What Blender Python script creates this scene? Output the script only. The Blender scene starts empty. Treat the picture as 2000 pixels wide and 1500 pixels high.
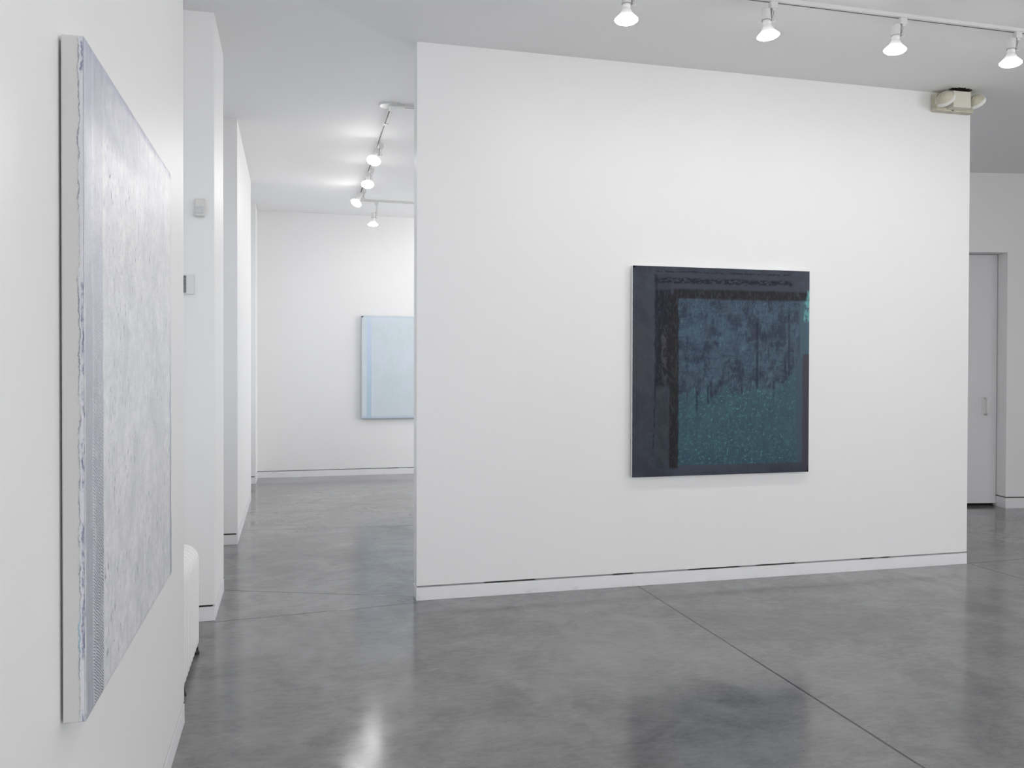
import bpy, bmesh, math, random
from mathutils import Vector, Matrix
random.seed(4)
PI = math.pi
COL = bpy.context.scene.collection
H = 3.798                      # ceiling height
XW = -0.463                    # plane of the long left wall
YP = 5.757                     # front plane of the free-standing wall
XL, XR, TH = 0.828, 5.328, 0.14
YB = 12.592                    # far wall

# ------------------------------------------------------------------ nodes
class V:
    """small arithmetic wrapper round a node socket"""
    def __init__(s, t, k): s.t, s.k = t, k
    def _m(s, op, *a, clamp=False):
        n = s.t.nodes.new('ShaderNodeMath'); n.operation = op; n.use_clamp = clamp
        for i, x in enumerate((s,) + a):
            if isinstance(x, V): s.t.links.new(x.k, n.inputs[i])
            else: n.inputs[i].default_value = x
        return V(s.t, n.outputs[0])
    def __add__(s, o): return s._m('ADD', o)
    __radd__ = __add__
    def __sub__(s, o): return s._m('SUBTRACT', o)
    def __rsub__(s, o): return (s * -1.0) + o
    def __mul__(s, o): return s._m('MULTIPLY', o)
    __rmul__ = __mul__
    def sin(s): return s._m('SINE')
    def abs(s): return s._m('ABSOLUTE')
    def pow(s, e): return s._m('POWER', e)
    def mx(s, o): return s._m('MAXIMUM', o)
    def mn(s, o): return s._m('MINIMUM', o)
    def clamp(s): return s._m('ADD', 0.0, clamp=True)
    def step(s, a, b):               # smoothstep from a to b (a may exceed b)
        n = s.t.nodes.new('ShaderNodeMapRange'); n.interpolation_type = 'SMOOTHSTEP'
        flip = a > b
        if flip: a, b = b, a
        s.t.links.new(s.k, n.inputs['Value'])
        n.inputs['From Min'].default_value = a; n.inputs['From Max'].default_value = b
        n.inputs['To Min'].default_value = 1.0 if flip else 0.0
        n.inputs['To Max'].default_value = 0.0 if flip else 1.0
        return V(s.t, n.outputs[0])
    def band(s, a, b, e): return s.step(a - e, a + e) * s.step(b + e, b - e)

def lin(c):
    c /= 255.0
    return c / 12.92 if c <= .04045 else ((c + .055) / 1.055) ** 2.4
def C(r, g, b, k=1.0): return tuple(min(.92, lin(x) * k) for x in (r, g, b)) + (1.0,)

class M:
    def __init__(s, name, rough=.5, col=(.8, .8, .8, 1), spec=.5, metal=0):
        s.m = bpy.data.materials.new(name); s.m.use_nodes = True
        s.t = s.m.node_tree; s.b = s.t.nodes['Principled BSDF']
        s.b.inputs['Roughness'].default_value = rough
        s.b.inputs['Base Color'].default_value = col
        s.b.inputs['Specular IOR Level'].default_value = spec
        s.b.inputs['Metallic'].default_value = metal
        s.co = s.t.nodes.new('ShaderNodeTexCoord')
    def xyz(s, which='Object'):
        n = s.t.nodes.new('ShaderNodeSeparateXYZ'); s.t.links.new(s.co.outputs[which], n.inputs[0])
        return [V(s.t, n.outputs[i]) for i in range(3)]
    def noise(s, scale, detail=4, rough=.55, stretch=None, dist=0, which='Object', off=0):
        n = s.t.nodes.new('ShaderNodeTexNoise'); n.inputs['Scale'].default_value = scale
        n.inputs['Detail'].default_value = detail; n.inputs['Roughness'].default_value = rough
        n.inputs['Distortion'].default_value = dist
        mp = s.t.nodes.new('ShaderNodeMapping'); s.t.links.new(s.co.outputs[which], mp.inputs[0])
        mp.inputs['Location'].default_value = (off, off * .7, off * .3)
        if stretch: mp.inputs['Scale'].default_value = stretch
        s.t.links.new(mp.outputs[0], n.inputs['Vector'])
        return V(s.t, n.outputs['Fac'])
    def voro(s, scale, stretch=None, feature='DISTANCE_TO_EDGE'):
        n = s.t.nodes.new('ShaderNodeTexVoronoi'); n.inputs['Scale'].default_value = scale; n.feature = feature
        mp = s.t.nodes.new('ShaderNodeMapping'); s.t.links.new(s.co.outputs['Object'], mp.inputs[0])
        if stretch: mp.inputs['Scale'].default_value = stretch
        s.t.links.new(mp.outputs[0], n.inputs['Vector'])
        return V(s.t, n.outputs['Distance'])
    def mix(s, f, a, b):
        n = s.t.nodes.new('ShaderNodeMix'); n.data_type = 'RGBA'
        if isinstance(f, V): s.t.links.new(f.k, n.inputs[0])
        else: n.inputs[0].default_value = f
        for i, x in ((6, a), (7, b)):
            if isinstance(x, tuple): n.inputs[i].default_value = x
            else: s.t.links.new(x, n.inputs[i])
        return n.outputs[2]
    def color(s, k): s.t.links.new(k, s.b.inputs['Base Color'])
    def rough(s, v): s.t.links.new(v.k, s.b.inputs['Roughness'])
    def bump(s, v, strength=.3, dist=.002):
        n = s.t.nodes.new('ShaderNodeBump'); n.inputs['Strength'].default_value = strength
        n.inputs['Distance'].default_value = dist
        s.t.links.new(v.k, n.inputs['Height']); s.t.links.new(n.outputs[0], s.b.inputs['Normal'])

# wall and ceiling paint
w = M('white_wall_paint', .42, (.86, .86, .87, 1), .35)
nz = w.noise(1.3, 3); w.color(w.mix(nz, (.895, .893, .892, 1), (.91, .908, .907, 1)))
w.bump(w.noise(160, 3), .12, .001); WALL = w.m
w = M('white_ceiling_paint', .75, (.80, .80, .81, 1), .2)
w.color(w.mix(w.noise(.9, 3), (.925, .922, .922, 1), (.94, .938, .938, 1))); w.bump(w.noise(110, 3), .1, .001); CEIL = w.m
w = M('white_baseboard_paint', .35, (.88, .88, .89, 1), .45)
x_, y_, z_ = w.xyz()
scuff = w.noise(7, 5, .7).step(.56, .75) * z_.step(.05, .0)
w.color(w.mix(scuff * .5, (.88, .88, .89, 1), (.5, .5, .5, 1))); BASE = w.m
w = M('shadow_gap_grey', .8, (.2, .2, .2, 1), .2)
w.color(w.mix(w.noise(2.2, 2).step(.60, .63), (.36, .36, .37, 1), (.05, .05, .05, 1))); GAP = w.m
GAPD = M('shadow_gap_dark', .8, (.03, .03, .03, 1), .2).m

# polished concrete
f = M('polished_concrete', .2, spec=.4)
X, Y, Z = f.xyz()
big = f.noise(.75, 5, .6, dist=.6); mid = f.noise(2.6, 6, .62, dist=.8, off=3)
fine = f.noise(16, 5, .65, (1, 2.2, 1), dist=.5, off=7); grain = f.noise(90, 4, .7, (1, 1.8, 1))
tone = (big - .5) * .9 + (mid - .5) * .8 + (fine - .5) * .55 + (grain - .5) * .34 + .5
base = f.mix(tone.step(.12, .88), (.140, .141, .142, 1), (.282, .282, .283, 1))
# pale scratches and dark specks
scr = f.noise(5, 6, .8, (.6, 9, 1), dist=1.3, off=12).step(.70, .78) * f.noise(1.1, 3, off=5).step(.5, .62)
base = f.mix(scr * .6, base, (.46, .46, .46, 1))
spk = f.noise(34, 2, .6, off=20).step(.74, .77)
base = f.mix(spk * .7, base, (.055, .055, .058, 1))
drk = f.noise(4.2, 7, .8, (1, 3.5, 1), dist=1.0, off=31).step(.62, .72) * .35
base = f.mix(drk, base, (.085, .087, .09, 1))
def seg(a, b, wd=.0035):
    ax, ay = a; bx, by = b; L = math.hypot(bx - ax, by - ay); dx, dy = (bx - ax) / L, (by - ay) / L
    wob = (f.noise(3, 3, off=2) - .5) * .006
    d = ((X - ax) * (-dy) + (Y - ay) * dx + wob).abs()
    t = (X - ax) * dx + (Y - ay) * dy
    return d.step(wd, wd * .45) * t.step(-.002, .002) * t.step(L + .002, L - .002)
lines = None
for a, b, wd in [((2.44, -5), (2.449, 5.76), .0088), ((-.463, 5.585), (.83, 5.712), .009), ((-.463, 6.363), (.83, 5.870), .008),
             ((-.44, 8.635), (3.5, 8.33), .009), ((5.33, 5.768), (9.5, 5.95), .009), ((5.353, 5.73), (5.62, -5), .008)]:
    s_ = seg(a, b, wd); lines = s_ if lines is None else lines.mx(s_)
base = f.mix(lines * .88, base, (.012, .012, .013, 1))
d0 = ((X - .79).pow(2.0) + (Y - 5.80).pow(2.0)).step(.014, .0005) * f.noise(25, 4).step(.3, .6)
base = f.mix(d0 * .55, base, (.03, .03, .03, 1))
f.color(base)
f.rough(((mid - .5) * .16 + (fine - .5) * .12 + .108).mx(.055))
f.bump((fine * .5 + f.noise(60, 4, .7, dist=.5, off=9) * .45 + f.noise(6, 3, off=9) * 1.3 - lines * 1.5), .26, .0022)
FLOOR = f.m

# fixture materials
w = M('white_fixture_enamel', .35, (.80, .80, .79, 1), .5); w.color(w.mix(w.noise(20, 2), (.78, .78, .77, 1), (.82, .82, .81, 1))); FIX = w.m
BRKT = M('grey_bracket_steel', .35, (.42, .42, .42, 1), .5, .6).m
w = M('bulb_glass_frosted', .3, (.86, .86, .87, 1), .5); GLASS = w.m
w.b.inputs['Transmission Weight'].default_value = .0
w.b.inputs['Emission Color'].default_value = (1, .98, .96, 1); w.b.inputs['Emission Strength'].default_value = .0
xx, yy, zz = w.xyz()
w.t.links.new((zz.step(-.166, -.195) * 1.5 + zz.step(-.13, -.18) * .22 + .05).k, w.b.inputs['Emission Strength'])
LENS_P = 62.0
l = M('lamp_lens_lit', .4, (1, 1, 1, 1)); l.b.inputs['Emission Color'].default_value = (1.0, .985, .972, 1)
l.b.inputs['Emission Strength'].default_value = LENS_P; LENS = l.m
BLK = M('black_rubber', .6, (.012, .012, .012, 1)).m
SLOT = M('track_slot_black', .55, (.02, .02, .026, 1)).m
w = M('aged_beige_plastic', .45, (.60, .56, .43, 1), .4)
w.color(w.mix(w.noise(14, 4).step(.35, .7), (.56, .53, .41, 1), (.68, .65, .54, 1))); BEIGE = w.m
BEIGE2 = M('pale_beige_plastic', .4, (.74, .72, .62, 1), .4).m
RIMM = M('pale_rim_plastic', .35, (.88, .88, .84, 1), .4).m
w = M('off_white_plastic', .35, (.74, .73, .70, 1), .5); w.color(w.mix(w.noise(30, 2), (.72, .71, .68, 1), (.77, .76, .73, 1))); OFFW = w.m
SENS = M('sensor_window', .2, (.66, .67, .68, 1), .6).m
w = M('perforated_grey_panel', .4, (.3, .3, .3, 1))
vx = w.voro(160); w.color(w.mix(vx.step(.1, .3), (.12, .12, .12, 1), (.38, .37, .37, 1))); PERF = w.m
w = M('radiator_enamel', .38, (.84, .84, .82, 1), .5)
w.color(w.mix(w.noise(40, 4).step(.70, .74) * .6, (.85, .85, .83, 1), (.45, .43, .4, 1))); w.bump(w.noise(60, 3), .15, .001); RAD = w.m
w = M('door_white_paint', .4, (.78, .78, .79, 1), .4); w.bump(w.noise(60, 3, stretch=(1, 1, .1)), .06, .001); DOOR = w.m
w = M('frosted_pane', .5, (.8, .85, .9, 1)); w.b.inputs['Emission Color'].default_value = (.80, .87, 1, 1)
w.b.inputs['Emission Strength'].default_value = .25; PANE = w.m  # faint emission for the added recess windows
w = M('added_fill_pane', .4, (.8, .85, .9, 1)); w.b.inputs['Emission Color'].default_value = (.98, .985, 1, 1)
w.b.inputs['Emission Strength'].default_value = 3.2; PANE2 = w.m  # emissive fill for the added right-hand and back-room windows
w = M('rear_fill_pane', .4, (.8, .85, .9, 1)); w.b.inputs['Emission Color'].default_value = (.99, .992, 1, 1)
w.b.inputs['Emission Strength'].default_value = 2.05; PANE3 = w.m  # emissive fill for the added windows behind the viewpoint

# ------------------------------------------------------------------ mesh helpers
def link(name, bm, mats, parent=None, smooth=False, bevel=0, bseg=2):
    me = bpy.data.meshes.new(name); 
    bmesh.ops.recalc_face_normals(bm, faces=bm.faces[:])
    bm.to_mesh(me); bm.free()
    for m in (mats if isinstance(mats, (list, tuple)) else [mats]): me.materials.append(m)
    o = bpy.data.objects.new(name, me); COL.objects.link(o)
    if parent: o.parent = parent
    if smooth:
        for p in me.polygons: p.use_smooth = True
    if bevel:
        b = o.modifiers.new('bevel', 'BEVEL'); b.width = bevel; b.segments = bseg; b.limit_method = 'ANGLE'; b.angle_limit = .6
    return o
def box(bm, x0, x1, y0, y1, z0, z1, mat=0, mtx=None):
    vs = [bm.verts.new((x, y, z)) for x in (x0, x1) for y in (y0, y1) for z in (z0, z1)]
    for q in ((0, 1, 3, 2), (4, 6, 7, 5), (0, 4, 5, 1), (2, 3, 7, 6), (0, 2, 6, 4), (1, 5, 7, 3)):
        fc = bm.faces.new([vs[i] for i in q]); fc.material_index = mat
    if mtx: bmesh.ops.transform(bm, matrix=mtx, verts=vs)
    return vs
def prism(bm, pts, z0, z1, mat=0):
    a = [bm.verts.new((x, y, z0)) for x, y in pts]; b = [bm.verts.new((x, y, z1)) for x, y in pts]
    n = len(pts)
    for i in range(n):
        fc = bm.faces.new((a[i], a[(i + 1) % n], b[(i + 1) % n], b[i])); fc.material_index = mat
    for q in (a[::-1], b): bm.faces.new(q).material_index = mat
def lathe(bm, prof, seg=32, mtx=None, cap=True):
    rings = []
    for r, z in prof:
        rings.append([bm.verts.new((r * math.cos(2 * PI * i / seg), r * math.sin(2 * PI * i / seg), z)) for i in range(seg)] if r > 1e-6 else [bm.verts.new((0, 0, z))])
    for a, b in zip(rings, rings[1:]):
        for i in range(seg):
            j = (i + 1) % seg
            if len(a) == 1 and len(b) > 1: bm.faces.new((a[0], b[i], b[j]))
            elif len(b) == 1 and len(a) > 1: bm.faces.new((a[i], a[j], b[0]))
            else: bm.faces.new((a[i], a[j], b[j], b[i]))
    if cap:
        if len(rings[0]) > 1: bm.faces.new(rings[0][::-1])
        if len(rings[-1]) > 1: bm.faces.new(rings[-1])
    if mtx: bmesh.ops.transform(bm, matrix=mtx, verts=[v for r in rings for v in r])
def tube(bm, pts, r, seg=10):
    pts = [Vector(p) for p in pts]; rings = []
    for i, p in enumerate(pts):
        d = (pts[min(i + 1, len(pts) - 1)] - pts[max(i - 1, 0)]).normalized()
        u = d.cross(Vector((0, 0, 1)) if abs(d.z) < .9 else Vector((1, 0, 0))).normalized(); v = d.cross(u)
        rings.append([bm.verts.new(p + (u * math.cos(2 * PI * k / seg) + v * math.sin(2 * PI * k / seg)) * r) for k in range(seg)])
    for a, b in zip(rings, rings[1:]):
        for k in range(seg): bm.faces.new((a[k], a[(k + 1) % seg], b[(k + 1) % seg], b[k]))
    bm.faces.new(rings[0][::-1]); bm.faces.new(rings[-1])
def offset(pts, d):
    """move a counter-clockwise outline inward by d"""
    n = len(pts); A = sum(pts[i][0] * pts[(i + 1) % n][1] - pts[(i + 1) % n][0] * pts[i][1] for i in range(n))
    sg = 1 if A > 0 else -1; out = []
    for i in range(n):
        p0, p1, p2 = Vector(pts[i - 1]), Vector(pts[i]), Vector(pts[(i + 1) % n])
        d1 = (p1 - p0).normalized(); d2 = (p2 - p1).normalized()
        n1 = Vector((-d1.y, d1.x)) * sg; n2 = Vector((-d2.y, d2.x)) * sg
        out.append(tuple(p1 + (n1 + n2) * (d / max(.1, 1 + n1.dot(n2)))))
    return out
def struct(o): o['kind'] = 'structure'; return o
def thing(name, label, cat, loc=(0, 0, 0), rz=0, group=None):
    o = bpy.data.objects.new(name, None); COL.objects.link(o); o.empty_display_size = .1
    o.location = loc; o.rotation_euler = (0, 0, rz); o['label'] = label; o['category'] = cat
    if group: o['group'] = group
    return o
def dup(o, parent=None):
    c = o.copy(); COL.objects.link(c); c.parent = parent
    for ch in o.children: dup(ch, c)
    return c

# ------------------------------------------------------------------ room
def wall_with_gap(name, base_name, pts, gapmat, z_base=.088, z_gap=.101):
    bm = bmesh.new(); prism(bm, pts, z_gap, H + .0, 0); prism(bm, offset(pts, .014), z_base - .01, z_gap + .01, 1)
    w_ = struct(link(name, bm, [WALL, gapmat]))
    bm = bmesh.new(); prism(bm, offset(pts, -.002), 0, z_base)
    struct(link(base_name, bm, BASE, bevel=.002))
    return w_
NB = -.86
left = [(XW, -5), (XW, 4.035), (NB, 4.035), (NB, 5.619), (XW, 5.619), (XW, 6.346), (NB, 6.346), (NB, 7.97), (XW, 7.97), (XW, 10.59),
        (NB, 10.59), (NB, 12.021), (XW, 12.021), (XW, YB + .1), (-1.3, YB + .1), (-1.3, -5)]
wall_with_gap('wall_left', 'baseboard_left', left, GAPD)
wall_with_gap('wall_middle', 'baseboard_middle', [(XL, YP), (XR, YP), (XR, YP + TH), (XL, YP + TH)], GAP)
wall_with_gap('wall_back', 'baseboard_back', [(XW - .1, YB), (6.2, YB), (6.2, YB + .2), (XW - .1, YB + .2)], GAP)
bm = bmesh.new(); box(bm, -1.3, 10.4, -5.2, 12.9, -.1, 0); struct(link('floor', bm, FLOOR))
bm = bmesh.new(); box(bm, -1.3, 10.4, -5.2, 12.9, H, H + .1); struct(link('ceiling', bm, CEIL))
bm = bmesh.new(); box(bm, -1.3, 10.4, -5.2, -5.0, 0, H); struct(link('wall_front', bm, WALL))

# far right wall with the door recess: local frame at the recess corner, x along the wall, y into it
ang = math.radians(-11); P0 = Vector((7.858, 7.922, 0))
R = Matrix.Translation(P0) @ Matrix.Rotation(ang, 4, 'Z')
def rect(x0, x1, y0, y1): return [(x0, y0), (x1, y0), (x1, y1), (x0, y1)]
def tp(pts): return [tuple((R @ Vector((x, y, 0))).to_2d()) for x, y in pts]
DW, DZ, RD = .93, 2.905, .17
bm = bmesh.new()
pr = tp(rect(0, 2.0, 0, .36)); plw = tp(rect(-2.2, -DW, 0, .36)); lint = tp(rect(-DW, 0, 0, .36))
for p_ in (pr, plw): prism(bm, p_, .131, H, 0); prism(bm, offset(p_, .012), .10, .14, 1)
prism(bm, lint, DZ, H, 0)
struct(link('wall_right', bm, [WALL, GAPD]))
bm = bmesh.new()
for p_ in (pr, plw): prism(bm, offset(p_, -.003), 0, .119)
struct(link('baseboard_right', bm, BASE, bevel=.002))
bm = bmesh.new(); A_ = tp([(-2.2, .36)])[0]
prism(bm, [(A_[0], A_[1]), (A_[0] + .3, A_[1]), (6.2, YB + .2), (5.9, YB + .2)], 0, H)
struct(link('wall_back_right', bm, WALL))
bm = bmesh.new(); box(bm, 9.78, 10.0, -5, 7.6, 0, H); struct(link('wall_far_right', bm, WALL))
d = bpy.data.objects.new('door_1', None); COL.objects.link(d); d.matrix_world = R; struct(d)
bm = bmesh.new(); box(bm, -DW + .004, -.006, RD, RD + .045, .034, DZ - .005); link('door_leaf', bm, DOOR, d, bevel=.002)
bm = bmesh.new(); box(bm, -DW, 0, RD + .06, RD + .09, 0, DZ); link('dark_backing', bm, GAPD, d)  # dark sheet behind the leaf, blackens the gap under the door
bm = bmesh.new(); box(bm, -.182, -.112, RD - .005, RD, 1.045, 1.263); hp = link('handle_plate', bm, FIX, d, bevel=.002)
bm = bmesh.new(); tube(bm, [(-.147, RD - .004, 1.06), (-.147, RD - .045, 1.06), (-.147, RD - .05, 1.08), (-.147, RD - .05, 1.235), (-.147, RD - .045, 1.25), (-.147, RD - .004, 1.25)], .011, 12)
link('door_handle', bm, FIX, d, smooth=True)

# added unseen windows in the backs of the recesses, panes glow faintly
for i, (a, b) in enumerate(((4.25, 5.4), (6.55, 7.75), (10.8, 11.8))):
    bm = bmesh.new(); t = .05
    for y0, y1, z0, z1 in ((a, a + t, 1.0, 3.0), (b - t, b, 1.0, 3.0), (a + t, b - t, 1.0, 1.0 + t), (a + t, b - t, 3.0 - t, 3.0), (a + t, b - t, 1.98, 2.02)):
        box(bm, NB, NB + .03, y0, y1, z0, z1)
    wn = struct(link('added_window_%d' % (i + 1), bm, FIX, bevel=.003))
    bm = bmesh.new(); box(bm, NB + .002, NB + .012, a + t, b - t, 1.0 + t, 3.0 - t); link('pane', bm, PANE, wn)

# unseen windows added behind the viewpoint, glowing panes give soft even fill
for i, x0 in enumerate((.3, 2.7)):
    x1, z0, z1, t = x0 + 2.1, .5, 3.4, .06; bm = bmesh.new()
    for a_, b_, c_, d_ in ((x0, x0 + t, z0, z1), (x1 - t, x1, z0, z1), (x0 + t, x1 - t, z0, z0 + t), (x0 + t, x1 - t, z1 - t, z1)):
        box(bm, a_, b_, -5.0, -4.96, c_, d_)
    wn = struct(link('added_window_%d' % (i + 4), bm, FIX, bevel=.003))
    bm = bmesh.new(); box(bm, x0 + t, x1 - t, -4.995, -4.985, z0 + t, z1 - t); link('pane', bm, PANE3, wn)

for i, y0 in enumerate((-4.2, -1.6)):  # added windows far right, out of view, brighten the left wall
    y1, z0, z1, t = y0 + 2.1, .5, 3.4, .06; bm = bmesh.new()
    for a_, b_, c_, d_ in ((y0, y0 + t, z0, z1), (y1 - t, y1, z0, z1), (y0 + t, y1 - t, z0, z0 + t), (y0 + t, y1 - t, z1 - t, z1)):
        box(bm, 9.74, 9.78, a_, b_, c_, d_)
    wn = struct(link('added_window_%d' % (i + 6), bm, FIX, bevel=.003))
    bm = bmesh.new(); box(bm, 9.765, 9.775, y0 + t, y1 - t, z0 + t, z1 - t); link('pane', bm, PANE2, wn)

wx, wy = A_[0], A_[1]; wl = math.hypot(5.9 - wx, YB + .2 - wy); wa = math.atan2(YB + .2 - wy, 5.9 - wx)  # added unseen glazing, lights the room behind the free-standing wall
bm = bmesh.new(); t = .06; a_, b_, z0, z1 = .7, wl - 1.0, .4, 3.5
for q0, q1, c_, d_ in ((a_, a_ + t, z0, z1), (b_ - t, b_, z0, z1), (a_ + t, b_ - t, z0, z0 + t), (a_ + t, b_ - t, z1 - t, z1)):
    box(bm, q0, q1, .0, .03, c_, d_)
wn = struct(link('added_window_8', bm, FIX, bevel=.003)); wn.matrix_world = Matrix.Translation((wx, wy, 0)) @ Matrix.Rotation(wa, 4, 'Z')
bm = bmesh.new(); box(bm, a_ + t, b_ - t, .003, .012, z0 + t, z1 - t); link('pane', bm, PANE2, wn)

# ------------------------------------------------------------------ paintings
CANV = M('primed_canvas', .7, (.80, .80, .79, 1), .2)
CANV.bump(CANV.noise(400, 2), .2, .0006); CANV = CANV.m

# --- big pale painting on the left wall : local x along the wall (0..1.31), y = out of the wall, z up
LW, LH = 1.31, 1.424
def grid_face(w, h, nx, nz, relief):
    bm = bmesh.new(); vs = {}
    for i in range(nx + 1):
        for j in range(nz + 1):
            u, v = w * i / nx, h * j / nz
            edge = min(i, nx - i, j, nz - j)
            vs[i, j] = bm.verts.new((u, 0 if edge == 0 else -(.0018 + relief(u, v)), v))
    for i in range(nx):
        for j in range(nz):
            bm.faces.new((vs[i, j], vs[i + 1, j], vs[i + 1, j + 1], vs[i, j + 1]))
    return bm
from mathutils import noise as NZ
def painting_tree(name, label, loc, rz, w, h, depth, side_mat, face_mat, relief, nx, nz, group=None, back=.004):
    t = thing(name, label, 'painting', loc, rz, group)
    bm = bmesh.new(); box(bm, 0, w, 0, depth, 0, h); link('canvas', bm, side_mat, t, bevel=.003)
    bm = bmesh.new(); box(bm, .08, w - .08, depth, depth + back, .08, h - .08); link('stretcher', bm, BLK, t)
    link('paint_layer', grid_face(w, h, nx, nz, relief), face_mat, t, smooth=True)
    return t

p = M('pale_lavender_oil_paint', .3, spec=.75)
s, _, t = p.xyz()                                   # s: along, t: up, metres
wob = (p.noise(9, 4, .6, (.4, 1, 1)) - .5)
s2 = s + wob * .018
vert = p.noise(60, 5, .7, (1, 1, .3), off=3); body = p.noise(13, 8, .85, (.6, 1, .7), dist=.25, off=5)
flek = p.noise(95, 3, .6, (1, 1, .3), off=9)
g = p.mix(body.step(.36, .64), C(208, 209, 214, 1.3), C(222, 223, 225, 1.3))
g = p.mix(vert.step(.54, .74) * .40, g, C(184, 185, 203, 1.15))
mott = p.noise(60, 6, .85, (.8, 1, .7), dist=.2, off=71); g = p.mix(mott.step(.52, .64) * .42, g, C(186, 188, 197, 1.2)); g = p.mix(mott.step(.46, .36) * .6, g, C(226, 227, 230, 1.27))
patch = p.noise(3, 4, .6, off=14).step(.52, .66)
g = p.mix(patch * .38, g, C(186, 188, 190, 1.2))
g = p.mix(flek.step(.62, .70) * p.noise(6, 3, off=17).step(.40, .56) * .85, g, C(128, 127, 152))
# flat strip along the near edge, comb marks beside it
stripA = s2.band(.004, .068, .004)
tonA = p.mix((t + wob * .2).step(.6, 1.15), C(170, 173, 185, 1.08), C(196, 200, 211, 1.18))
tonA = p.mix(vert.step(.4, .75) * .55, tonA, C(188, 191, 204, 1.1))
g = p.mix(stripA * .92, g, tonA)
hatch = ((t * 900.0) + (s * 520.0) + (p.noise(24, 3, off=22) - .5) * 16.0).sin()
comb = s2.band(.070, .168, .006)
fade = t.step(1.30, .35)
g = p.mix(comb * .6, g, C(192, 194, 208, 1.15))
gouge = hatch.step(-.1, .7) * comb * p.noise(30, 3, .6, (1, 1, .5), off=27).step(.30, .5)
g = p.mix(gouge * fade * .85, g, C(112, 112, 138))
ridge = s2.band(.164, .172, .002) * vert.step(.45, .6)
g = p.mix(ridge * t.step(1.0, .7) * .7, g, C(128, 128, 152))
# veil along the top and the far edge
topv = (t + wob * .06 + s * .02).step(1.235, 1.30)
g = p.mix(topv * (1.0 - s.step(.5, .75) * .75) * (.35 + mott * .5), g, C(176, 181, 193, 1.1))
g = p.mix(t.step(1.395, 1.405) * .6, g, C(182, 184, 208, 1.1))
g = p.mix(s2.step(1.262, 1.272) * t.step(1.0, .5) * .85, g, C(150, 152, 182, 1.05))
spo = p.noise(16, 5, .75, (1, 1, .35), off=40).step(.70, .76)
g = p.mix(spo * .55, g, C(118, 118, 146))
p.color(g)
p.rough(((body - .5) * .6 + .17).mx(.06))
p.bump(body * 1.1 + vert * .35 + mott * .6 + flek * .35 + (hatch * .35 * (comb * fade)), .5, .004)
PALE = p.m
q = M('canvas_side_with_paint_edge', .6, spec=.3)
sx, sy, sz = q.xyz()
rag = (q.noise(22, 5, .75, (1, 1, .6)) - .5) * .022
ed = (sy + rag)
cc = q.mix(q.noise(3, 3), C(190, 190, 188, 1.1), C(199, 199, 198, 1.1))
cc = q.mix(ed.step(.0100, .008) * .9, cc, C(198, 199, 205, 1.15))
cc = q.mix(ed.band(.0085, .0105, .0007) * q.noise(12, 4, .7, off=4).step(.40, .56) * .8, cc, C(120, 119, 138))
cc = q.mix(ed.band(.001, .005, .001) * q.noise(14, 4, .7, off=8).step(.44, .58) * sz.step(.95, .9).mx(sz.step(1.3, 1.36)) * .8, cc, C(110, 112, 145))
cc = q.mix(ed.band(.008, .011, .001) * sz.band(.14, .23, .02) * q.noise(9, 3, off=5).step(.42, .55) * .7, cc, C(140, 185, 205))
q.color(cc); q.bump(q.noise(70, 4, .7) * ed.step(.014, .006) + q.noise(300, 2) * .15, .6, .003); SIDE = q.m
def relief_l(u, v):
    a = NZ.noise(Vector((u * 9, 0, v * 4))) * .0009 + NZ.noise(Vector((u * 45, 3, v * 14))) * .0007
    return a + (.0012 if .07 < u < .168 else 0)
# local x axis must run along +y of the room and local -y (face) must point to +x
t_ = painting_tree('painting', 'large pale lavender-white textured canvas hung on the left wall, seen edge-on', (XW + .048, 1.93, .857), PI / 2, LW, LH, .043, SIDE, PALE, relief_l, 150, 160)

# --- dark blue painting on the middle wall
DWd, DHt = 1.446, 1.530
k = M('dark_blue_oil_paint', .42, spec=.2)
x, _, z = k.xyz()
u = x * (1 / DWd); T = 1.0 - z * (1 / DHt)
n1 = k.noise(5, 5, .65, off=1); n2 = k.noise(14, 6, .72, (1, 1, .55), dist=.5, off=2); n3 = k.noise(45, 4, .7, (1, 1, .35), off=3)
n4 = k.noise(30, 5, .75, (1.2, 1, .5), dist=1.2, off=4); wv = (n1 - .5)
rag = (n2 - .5)
def D(r, g_, b): return C(r, g_, b, 1.12)
col = k.mix(n1.step(.35, .65), D(52, 55, 66), D(62, 68, 80))
col = k.mix((n3.step(.55, .75)) * .35, col, D(78, 88, 98))
# left margin, greyer and browner in its middle
col = k.mix(u.step(.115, .10) * T.band(.12, .62, .1) * n1.step(.4, .7) * .7, col, D(60, 58, 62))
# upper centre : slate blue scraped over
up = k.mix(n2.step(.40, .60), D(40, 50, 70), D(66, 86, 101))
up = k.mix(n4.step(.52, .68) * .55, up, D(30, 36, 56))
up = k.mix(k.noise(3.4, 4, off=15).step(.5, .68) * .45, up, D(72, 96, 112))
up = k.mix(n3.step(.56, .70) * .55, up, D(90, 116, 130))
bl = k.noise(11, 5, .8, (.7, 1, 2.4), dist=.4, off=96); up = k.mix(bl.step(.54, .62) * .5, up, D(30, 40, 60)); up = k.mix(bl.step(.46, .38) * .5, up, D(74, 98, 110)); up = k.mix(k.noise(9, 4, .7, (.6, 1, .5), off=99).step(.54, .60) * .35, up, D(60, 60, 76))
up = k.mix((n4 * n3).step(.34, .42) * .4, up, D(100, 126, 136))
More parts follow.
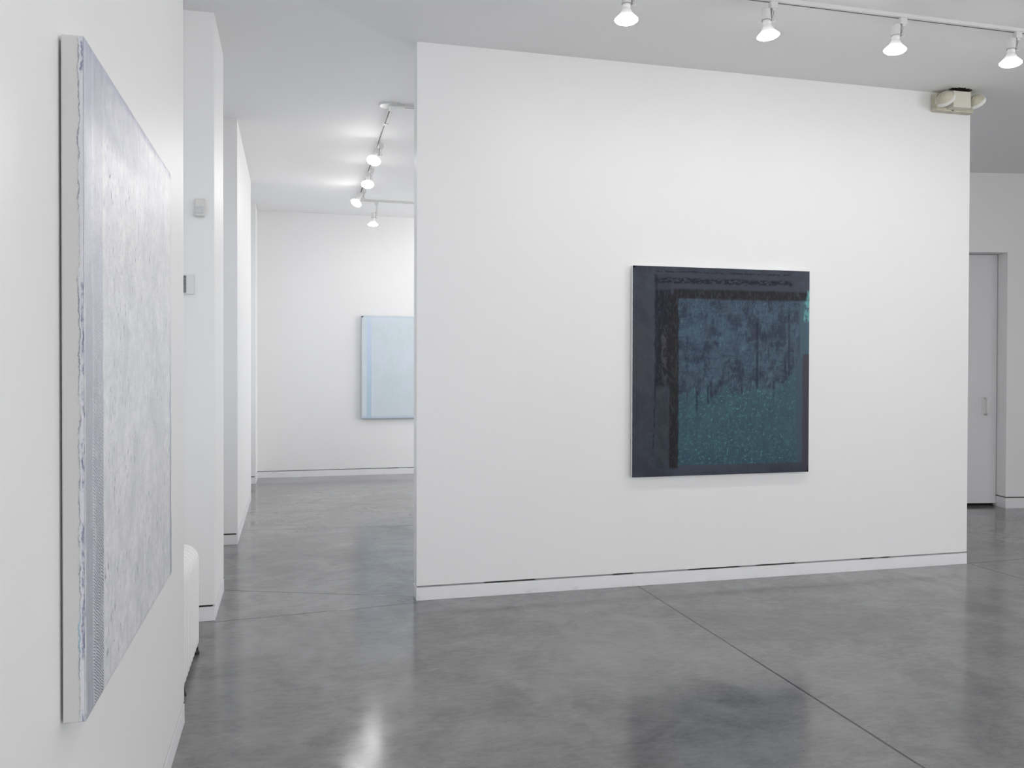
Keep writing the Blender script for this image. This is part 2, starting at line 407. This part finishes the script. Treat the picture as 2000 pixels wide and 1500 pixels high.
# lower : teal
lo = k.mix(n2.step(.3, .7), D(50, 72, 86), D(60, 90, 100))
lo = k.mix(T.step(.78, .95) * .5, lo, D(46, 70, 86))
cr = (k.noise(17, 3, .6, (1, 1, .8), dist=2.6, off=80) - .5).abs()
cr2 = (k.noise(38, 3, .6, (1, 1, .5), dist=1.5, off=84) - .5).abs()
brk = k.noise(40, 4, .7, off=88).step(.50, .62); dens = (k.noise(4, 3, off=90) + u.band(.40, .75, .15) * .10).step(.42, .62)
lo = k.mix((cr.step(.026, .008) * brk * (dens * .75 + .25)).mx(cr2.step(.022, .006) * brk * .8) * .85, lo, D(104, 164, 166))
lo = k.mix(k.noise(26, 5, .75, dist=1.0, off=93).step(.55, .7) * .4, lo, D(44, 62, 78))
lo = k.mix(k.noise(70, 4, .7, (1, 1, .4), off=33).step(.62, .70) * k.noise(4, 3, off=35).step(.42, .6) * .6, lo, D(110, 165, 170))
edge = T + rag * .10 + wv * .05 + (k.noise(20, 2, .5, (1.6, 1, .12), off=44) - .5) * .10
lvl = (u.step(.80, .90) * -.075) + u.band(.28, .48, .06) * .02
low = (edge - lvl).step(.585, .60)
inner = k.mix(low, up, lo)
col = k.mix((u + rag * .012).step(.235, .25) * (T + rag * .01).step(.145, .16) * u.step(.945, .935) * T.step(.955, .945), col, inner)
# teal right margin
rm = (u + rag * .02).step(.935, .95) * T.band(.14, .43, .015)
col = k.mix(rm * .9, col, D(66, 92, 104))
col = k.mix((u + rag * .05).step(.965, .975) * T.band(.10, .25, .012) * n3.step(.42, .5) * .8, col, D(104, 168, 170))
col = k.mix((u + rag * .01).step(.958, .968) * T.step(.405, .42), col, D(62, 58, 70))
col = k.mix((u + rag * .01).band(.925, .96, .006) * T.band(.42, .95, .01), col, k.mix(n2, D(60, 86, 100), D(66, 74, 86)))
# dark vertical bands on the left
navy = k.mix(n4.step(.48, .66), D(13, 15, 28), D(46, 49, 62))
brn = k.mix(n4.step(.46, .68), D(18, 17, 21), D(50, 48, 50)); brn = k.mix(n3.step(.54, .68) * .4, brn, D(60, 74, 84))
b1 = (u + rag * .03).band(.118, .205, .006) * (T + rag * .04).step(.03, .045) * (T + rag * .06).step(.60, .55)
col = k.mix(b1 * .93, col, navy)
b1s = (u + rag * .01).band(.155, .185, .008) * T.band(.30, .56, .03) * n4.step(.42, .55)
col = k.mix(b1s * .7, col, D(70, 68, 76))
b2 = (u + rag * .02 + (n3 - .5) * .015).band(.198, .25, .006) * (T + rag * .03).step(.12, .14) * T.step(.97, .955)
col = k.mix(b2 * .92, col, brn)
b3 = (u + rag * .012).band(.125, .190, .006) * T.step(.56, .60) * T.step(.965, .95)
col = k.mix(b3 * .85, col, k.mix(n2.step(.4, .65), D(42, 50, 58), D(56, 66, 70)))
b4 = (u + rag * .02 + T * .03).band(.135, .143, .004) * T.band(.5, .88, .04) * n3.step(.4, .5)
col = k.mix(b4 * .9, col, D(16, 18, 32))
# horizontal bands at the top
col = k.mix(T.band(.03, .11, .01) * u.band(.13, .93, .01) * .8, col, k.mix(n2, D(50, 50, 64), D(66, 68, 80)))
h1 = (T + rag * .02).band(.052, .078, .006) * u.band(.12, .90, .012) * k.noise(26, 4, .7, (1, 1, 2), off=50).step(.42, .52)
col = k.mix(h1 * .92, col, D(20, 20, 32))
h0 = (T + rag * .016).band(.020, .027, .003) * u.band(.12, .88, .02) * n4.step(.45, .52)
col = k.mix(h0 * .85, col, D(22, 22, 34))
h2 = (T + rag * .018).band(.105, .150, .007) * u.band(.22, .985, .01)
col = k.mix(h2 * .9, col, brn)
# two dark drips
col = k.mix(u.band(.686, .700, .003) * T.band(.26, .582, .008) * .8, col, D(26, 36, 58))
col = k.mix(u.band(.874, .884, .003) * T.band(.17, .52, .008) * n3.step(.35, .5) * .7, col, D(24, 32, 54))
for du, a_, b_ in ((.345, .60, .685), (.41, .56, .655), (.425, .55, .64), (.60, .57, .625), (.785, .54, .625), (.85, .44, .53), (.46, .57, .62)):
    col = k.mix((u + rag * .02).band(du, du + .012, .003) * T.band(a_, b_, .01) * n3.step(.38, .52) * .8, col, D(26, 34, 52))
# incised pale arcs
for cx, cz, rr, a0 in ((.58, .66, .30, .40), (.47, .53, .22, .35)):
    dd = ((x * (1 / DWd) - cx).pow(2.0) + (z * (1 / DHt) - cz).pow(2.0)).pow(.5) - rr + rag * .012
    col = k.mix(dd.band(-.0022, .0022, .001) * (z * (1 / DHt)).step(.70, .78) * u.step(a0 + .12, a0 + .02) * n4.step(.46, .58) * .35, col, D(92, 110, 122))
sp = k.noise(120, 3, .6, (1, 1, .6), off=61).step(.72, .76)
col = k.mix(sp * .5, col, D(120, 138, 142))
k.color(col); k.rough((n2 - .5) * .3 + .42)
k.bump(n2 * .9 + n4 * .7 + n3 * .5 + cr.step(.02, .005) * low * .5, .5, .003)
DARK = k.m
kk = M('dark_painting_canvas_side', .6); a1, a2, a3 = kk.xyz()
kk.color(kk.mix((a2 + (kk.noise(30, 4, .7) - .5) * .006).step(.003, .0015), C(214, 214, 214, 1.25), C(62, 64, 76))); DSIDE = kk.m
def relief_d(u_, v_): return NZ.noise(Vector((u_ * 12, 5, v_ * 8))) * .0008
painting_tree('painting', 'large dark navy and teal abstract canvas in the middle of the free-standing wall', (2.384, YP - .042, .800), 0, DWd, DHt, .030, DSIDE, DARK, relief_d, 60, 60, back=.011)

# --- pale blue painting on the far wall
b = M('pale_blue_oil_paint', .5, spec=.3)
x, _, z = b.xyz()
m1 = b.noise(3, 5, .6, off=2); m2 = b.noise(30, 4, .7, (1, 1, .5), off=3)
c_ = b.mix(m1.step(.3, .7), C(196, 208, 212, 1.17), C(204, 212, 222, 1.17))
c_ = b.mix(m2.step(.5, .7) * .3, c_, C(214, 220, 222, 1.17))
c_ = b.mix((x + (m2 - .5) * .02).band(.075, .145, .006) * (1.0 - z.step(1.35, 1.5) * .6), c_, b.mix(z.step(.2, 1.2), C(176, 198, 212, 1.17), C(190, 204, 224, 1.17)))
c_ = b.mix(x.step(.012, .006) * .6, c_, C(190, 196, 198, 1.1))
c_ = b.mix(z.step(.05, .02) * .7, c_, C(184, 198, 214, 1.1)); c_ = b.mix(z.step(.012, .004) * .8, c_, C(140, 158, 172))
c_ = b.mix(z.step(1.46, 1.49) * .5, c_, C(188, 204, 216, 1.1))
b.color(c_); b.bump(m2 + m1, .4, .003); PBLUE = b.m
bs = M('pale_blue_canvas_side', .6, C(176, 188, 196)).m
painting_tree('painting', 'pale blue canvas on the far wall, partly hidden by the free-standing wall', (.995, YB - .045, .830), 0, 1.42, 1.502, .033, bs, PBLUE, relief_d, 40, 40, back=.011)

# ------------------------------------------------------------------ track lighting
ZT = H - .022     # underside of the track
def track(label, p0, p1, slot_side=1, group=None):
    """channel section with its slot; local x runs along it, top at z=0"""
    p0, p1 = Vector(p0), Vector(p1); L = (p1 - p0).length; a = math.atan2(p1.y - p0.y, p1.x - p0.x)
    t = thing('lighting_track', label, 'lighting track', (p0.x, p0.y, H), a, group)
    bm = bmesh.new(); s_ = slot_side
    prof = [(-.018, 0), (.018, 0), (.018, -.022), (.015, -.022), (.015, -.006), (.002, -.006), (.002, -.022), (-.018, -.022)]
    if s_ < 0: prof = [(-a_, b_) for a_, b_ in prof][::-1]
    A = [bm.verts.new((0, y_, z_)) for y_, z_ in prof]; B = [bm.verts.new((L, y_, z_)) for y_, z_ in prof]; n = len(prof)
    for i in range(n): bm.faces.new((A[i], A[(i + 1) % n], B[(i + 1) % n], B[i]))
    bm.faces.new(A[::-1]); bm.faces.new(B)
    link('channel', bm, FIX, t)
    bm = bmesh.new(); box(bm, .002, L - .002, min(.0025 * s_, .0145 * s_), max(.0025 * s_, .0145 * s_), -.0205, -.0065); link('slot', bm, SLOT, t)
    return t
tr1 = track('long white ceiling track in front of the free-standing wall, carrying four lit bulbs', (1.35, 4.54), (5.95, 4.54))
tr2 = track('white ceiling track running away towards the far wall, carrying three lit bulbs', (.822, 7.30), (.862, 11.33), 1)
tr3 = track('short visible end of white ceiling track meeting the junction plate', (.93, 7.18), (5.2, 7.18))
tr4 = track('thin white ceiling track nearest the far wall, carrying one straight hanging bulb', (.86, 11.38), (5.2, 11.38))
tr5 = track('added unseen white ceiling track parallel to the left wall, in front of the big pale canvas', (1.15, -3.6), (1.15, 3.3))  # this track and the next are added out of view for extra bulbs
tr6 = track('added unseen white ceiling track deep in the near room, behind the viewpoint', (2.6, -1.2), (8.4, -1.2))
jp = thing('junction_plate', 'white round ceiling plate where the two corridor tracks meet', 'ceiling plate', (.80, 7.20, H))
bm = bmesh.new(); lathe(bm, [(.085, 0), (.085, -.008), (.078, -.014), (0, -.014)], 32); link('canopy', bm, FIX, jp, smooth=False)
bm = bmesh.new(); box(bm, -.005, .13, -.045, -.005, -.024, -.012); box(bm, .005, .045, -.03, .10, -.025, -.012); link('connector', bm, FIX, jp, bevel=.002)
bm = bmesh.new(); box(bm, -.021, .021, -.03, .03, -.026, 0)
jc = link('track_joiner', bm, FIX, bevel=.002); jc.location = (.828, 7.72, H); jc['label'] = 'small white joiner on the corridor ceiling track near the junction plate'; jc['category'] = 'track joiner'

def track_head(label, x, y, tx=0, ty=0, drop=0, yaw=0, group='lit track bulbs'):
    """origin on the underside of the track; bulb hangs beside the adapter. tx/ty tilt the bulb"""
    t = thing('track_light', label, 'track light', (x, y, ZT - .0), yaw, group)
    bm = bmesh.new(); box(bm, -.024, .024, -.017, .017, -.040, .0); 
    box(bm, -.010, .014, -.012, .012, -.054 - drop, -.030); link('adapter', bm, FIX, t, bevel=.004)
    bm = bmesh.new()
    zb = -.048 - drop
    box(bm, -.0165, -.0125, -.009, .009, zb - .068, zb + .012)
    tube(bm, [(.002, 0, zb), (.003, 0, zb - .02), (-.006, 0, zb - .045), (-.014, 0, zb - .058)], .0022, 8)
    lathe(bm, [(.0285, -.0015), (.0285, .0015)], 28, Matrix.Translation((-.047, 0, zb - .066)))
    link('bracket', bm, BRKT, t)
    bm = bmesh.new(); M_ = Matrix.Translation((-.002, 0, zb - .064)) @ Matrix.Rotation(PI / 2, 4, 'Y')
    lathe(bm, [(.004, -.014), (.004, 0), (.010, .002), (.011, .010), (.007, .013), (0, .013)], 10, M_); link('knob', bm, FIX, t)
    # tilting group baked into the meshes: the socket and its bulb
    piv = Vector((-.047, 0, zb - .03))
    TM = Matrix.Translation(piv) @ Matrix.Rotation(math.radians(tx), 4, 'X') @ Matrix.Rotation(math.radians(ty), 4, 'Y') @ Matrix.Translation((0, 0, .03 + .04))
    bm = bmesh.new(); lathe(bm, [(.0, -.036), (.018, -.036), (.025, -.040), (.0265, -.045), (.0265, -.102), (.0245, -.106), (0, -.106)], 28); so = link('socket', bm, FIX, t, smooth=False)
    so.matrix_local = TM
    bm = bmesh.new(); lathe(bm, [(.0225, -.104), (.0225, -.112), (.0245, -.114), (.0245, -.120), (.0225, -.122), (.0225, -.130), (.026, -.140), (.034, -.154), (.046, -.170), (.058, -.182), (.065, -.190), (.0665, -.194)], 36, cap=False)
    bu = link('bulb', bm, GLASS, t, smooth=True); bu.matrix_local = TM
    bm = bmesh.new(); lathe(bm, [(.0665, -.194), (.065, -.199), (.057, -.206), (.042, -.212), (.022, -.2155), (0, -.2165)], 36, cap=False)
    le = link('bulb_lens', bm, LENS, t, smooth=True)
    le.parent = bu
    return t
G1, G2 = 'lit bulbs on the front track', 'lit bulbs in the corridor'
track_head('lit white floodlight bulb, leftmost of the four along the top edge', 1.895, 4.54, 0, 0, group=G1)
track_head('lit white floodlight bulb, second from left along the top edge, tipped slightly', 2.785, 4.54, 2, -8, group=G1)
track_head('lit white floodlight bulb, third from left on the front ceiling track', 3.69, 4.54, 0, 3, group=G1)
track_head('lit white floodlight bulb nearest the emergency light, rightmost on the front track', 4.565, 4.54, 0, 2, group=G1)
track_head('lit bulb nearest the viewer on the receding corridor track', .855, 8.40, -30, 14, yaw=0, group=G2)
track_head('lit bulb in the middle of the receding corridor track', .865, 9.47, -26, 3, group=G2)
track_head('lit bulb farthest along the receding corridor track, tipped towards the left wall', .875, 10.62, -25, 26, group=G2)
track_head('lit bulb hanging straight down on a long stem from the farthest track', 1.10, 11.38, 0, 0, drop=.10, group=G2)
for i, (x, y, tx, ty, lb) in enumerate([  # heads added out of view to raise the room's brightness
        (5.45, 4.54, 0, 0, 'added unseen lit bulb at the far right end of the front track, past the emergency light'),
        (2.3, 7.18, 22, 0, 'added unseen lit bulb on the track just behind the free-standing wall, nearer the corridor'),
        (3.9, 7.18, 22, 0, 'added unseen lit bulb on the track just behind the free-standing wall, farther from the corridor'),
        (2.2, 11.38, 15, 0, 'added unseen lit bulb in front of the pale blue canvas, second on the far track'),
        (4.4, 11.38, 15, 0, 'added unseen lit bulb fourth on the far track, well hidden behind the free-standing wall'),
        (3.3, 11.38, 15, 0, 'added unseen lit bulb third on the far track, right of the pale blue canvas'),
        (1.15, 2.9, 28, 14, 'added unseen lit bulb tipped towards the left part of the free-standing wall'),
        (1.15, 1.2, 0, 22, 'added unseen lit bulb aimed at the near end of the big pale canvas on the left wall'),
        (1.15, -.6, 0, 22, 'added unseen lit bulb over the blank stretch of left wall'),
        (1.15, -2.6, 0, 22, 'added unseen lit bulb at the near end of the track along the left wall'),
        (3.4, -1.2, 0, 0, 'added unseen lit bulb at the left of the track deep in the near room'),
        (5.2, -1.2, 0, 0, 'added unseen lit bulb at the middle of the track deep in the near room'),
        (7.2, -1.2, 0, 0, 'added unseen lit bulb at the right of the track deep in the near room')]):
    track_head(lb, x, y, tx, ty, group='added unseen fill bulbs')

# ------------------------------------------------------------------ emergency light on the free-standing wall
em = thing('emergency_light', 'aged beige twin-head emergency light at the top right corner of the free-standing wall', 'emergency light', (4.95, YP, 3.640))
bm = bmesh.new(); box(bm, 0, .355, -.062, 0, 0, .138); link('housing', bm, BEIGE, em, bevel=.006)
bm = bmesh.new(); box(bm, .095, .262, -.135, -.060, .012, .140); link('battery_cover', bm, BEIGE2, em, bevel=.005)
bm = bmesh.new(); box(bm, .142, .162, -.064, -.060, .004, .010); link('latch', bm, BLK, em)
bm = bmesh.new(); random.seed(8)
n = 26
for i in range(n):
    xx = .08 + .19 * i / n; aa = math.sin(PI * (i + .5) / n)
    box(bm, xx, xx + .0078, -.135 - aa * (.012 + .022 * random.random()), -.10, .1535, .1575)
link('torn_gap', bm, BLK, em)
def lamp_head(px, pz, py, aim, r, name):
    dz = Vector(aim).normalized()
    q_ = dz.to_track_quat('Z', 'Y').to_matrix().to_4x4()
    MM = Matrix.Translation((px + .0, py, pz)) @ q_
    bm = bmesh.new(); lathe(bm, [(0, -.040), (.016, -.040), (r * .45, -.036), (r * .78, -.022), (r * .96, -.004), (r, .0)], 36, MM, cap=False)
    hd = link(name, bm, BEIGE, em, smooth=True)
    bm = bmesh.new(); lathe(bm, [(r, -.001), (r + .004, 0), (r + .005, .026), (r - .002, .028), (r - .004, .004), (0, .002)], 36, MM, cap=False)
    rm_ = link('rim', bm, RIMM, hd)
    bm = bmesh.new(); tube(bm, [(px - dz.x * .045, py - dz.y * .045, pz - dz.z * .045), (px - dz.x * .06, py + .02, pz - .045), (px - dz.x * .07, -.055, pz - .05)], .009, 10)
    link('swivel', bm, BEIGE, hd, smooth=True)
lamp_head(.022, .078, -.125, (.72, .36, -.55), .068, 'lamp_head')
lamp_head(.325, .082, -.118, (.74, .30, -.58), .060, 'lamp_head')

# ------------------------------------------------------------------ motion sensor and wall panel on the near pier
ms = thing('motion_sensor', 'small off-white motion sensor high on the near pier', 'motion sensor', (-.5455, 5.619, 2.523))
bm = bmesh.new()
def yzprism(bm, pts, x0, x1):
    A = [bm.verts.new((x0, y_, z_)) for y_, z_ in pts]; B = [bm.verts.new((x1, y_, z_)) for y_, z_ in pts]; n_ = len(pts)
    for i in range(n_): bm.faces.new((A[i], A[(i + 1) % n_], B[(i + 1) % n_], B[i]))
    bm.faces.new(A[::-1]); bm.faces.new(B)
yzprism(bm, [(0, .002), (0, .114), (-.020, .112), (-.030, .104), (-.036, .072), (-.038, .066), (-.040, .02), (-.034, .002)], -.027, .027)
link('case', bm, OFFW, ms, bevel=.004)
bm = bmesh.new(); yzprism(bm, [(-.036, .016), (-.036, .062), (-.043, .060), (-.045, .040), (-.043, .018)], -.021, .021); link('sensor_window', bm, SENS, ms, bevel=.003)
bm = bmesh.new(); lathe(bm, [(.006, -.006), (.006, .003)], 14, Matrix.Translation((.004, -.02, .002))); link('swivel_foot', bm, OFFW, ms)
tp_ = thing('wall_control_panel', 'white square wall control with a grey insert on the near pier', 'wall control', (-.640, 5.619, 2.043))
bm = bmesh.new(); box(bm, -.060, .060, -.026, 0, 0, .121); link('case', bm, FIX, tp_, bevel=.003)
bm = bmesh.new(); box(bm, -.056, .014, -.029, -.024, .008, .113); link('grille', bm, PERF, tp_, bevel=.001)

# ------------------------------------------------------------------ radiator
rd = thing('radiator', 'white cast-iron column radiator standing in the recess of the left wall', 'radiator', (-.61, 4.69, 0))
NS, PITCH = 10, .074
def rad_outline(x0, x1, z0, z1, r):
    pts = []
    for cx, cz, a0 in ((x1 - r, z1 - r, 0), (x0 + r, z1 - r, 90), (x0 + .03, z0 + .03, 180), (x1 - .03, z0 + .03, 270)):
        rr = r if a0 < 180 else .03
        for i in range(7):
            a_ = math.radians(a0 + 90 * i / 6); pts.append((cx + rr * math.cos(a_), cz + rr * math.sin(a_)))
    return pts
secm = None
for i in range(NS):
    yc = (i - (NS - 1) / 2) * PITCH
    if secm is None:
        bm = bmesh.new(); prof = [(-.027 * math.cos(a_ * PI / 12), -.027 * (1 - math.sin(a_ * PI / 12))) for a_ in range(13)]
        rings = []
        for y_, ins in prof:
            ol = rad_outline(-.112 - ins, .112 + ins, .032 - ins, .606 + ins, .085 + ins)
            rings.append([bm.verts.new((a_, y_, b_)) for a_, b_ in ol])
        for A, B in zip(rings, rings[1:]):
            for j in range(len(A)): bm.faces.new((A[j], A[(j + 1) % len(A)], B[(j + 1) % len(A)], B[j]))
        bm.faces.new(rings[0]); bm.faces.new(rings[-1][::-1])
        so = link('section', bm, RAD, rd, smooth=True); secm = so.data
    else:
        so = bpy.data.objects.new('section', secm); COL.objects.link(so); so.parent = rd
    so.location = (0, yc, 0)
bm = bmesh.new()
for zc in (.12, .50): tube(bm, [(0, -.35, zc), (0, .35, zc)], .03, 14)
link('connecting_pipe', bm, RAD, rd, smooth=True)
fm = None
for yc in (-.315, .305):
    for xc in (-.095, .098):
        if fm is None:
            bm = bmesh.new(); lathe(bm, [(.020, 0), (.021, .008), (.014, .022), (.013, .040)], 16); fo = link('foot', bm, BLK, rd); fm = fo.data
        else:
            fo = bpy.data.objects.new('foot', fm); COL.objects.link(fo); fo.parent = rd
        fo.location = (xc, yc, 0)

# ------------------------------------------------------------------ camera, world
cam = bpy.data.cameras.new('camera'); co = bpy.data.objects.new('camera', cam); COL.objects.link(co)
FPX, YAW, PIT, ROL, SY = 1660.63, .25437613, -.0105717, .00238052, -16.797
F0 = Vector((math.sin(YAW), math.cos(YAW), 0)); R0 = Vector((math.cos(YAW), -math.sin(YAW), 0)); U0 = Vector((0, 0, 1))
F1 = F0 * math.cos(PIT) + U0 * math.sin(PIT); U1 = U0 * math.cos(PIT) - F0 * math.sin(PIT)
R2 = R0 * math.cos(ROL) + U1 * math.sin(ROL); U2 = U1 * math.cos(ROL) - R0 * math.sin(ROL)
m = Matrix((R2, U2, -F1)).transposed().to_4x4(); m.translation = (0, 0, 1.6); co.matrix_world = m
cam.sensor_fit = 'HORIZONTAL'; cam.sensor_width = 36; cam.lens = 36 * FPX / 2000; cam.shift_y = SY / 2000; cam.clip_start = .02
sc = bpy.context.scene; sc.camera = co
wd = bpy.data.worlds.new('world'); sc.world = wd; wd.use_nodes = True
wd.node_tree.nodes['Background'].inputs[0].default_value = (.8, .85, .95, 1); wd.node_tree.nodes['Background'].inputs[1].default_value = .3
vs = sc.view_settings; vs.view_transform = 'Standard'; vs.look = 'None'; vs.gamma = 1; vs.use_curve_mapping = False; vs.exposure = 0.77
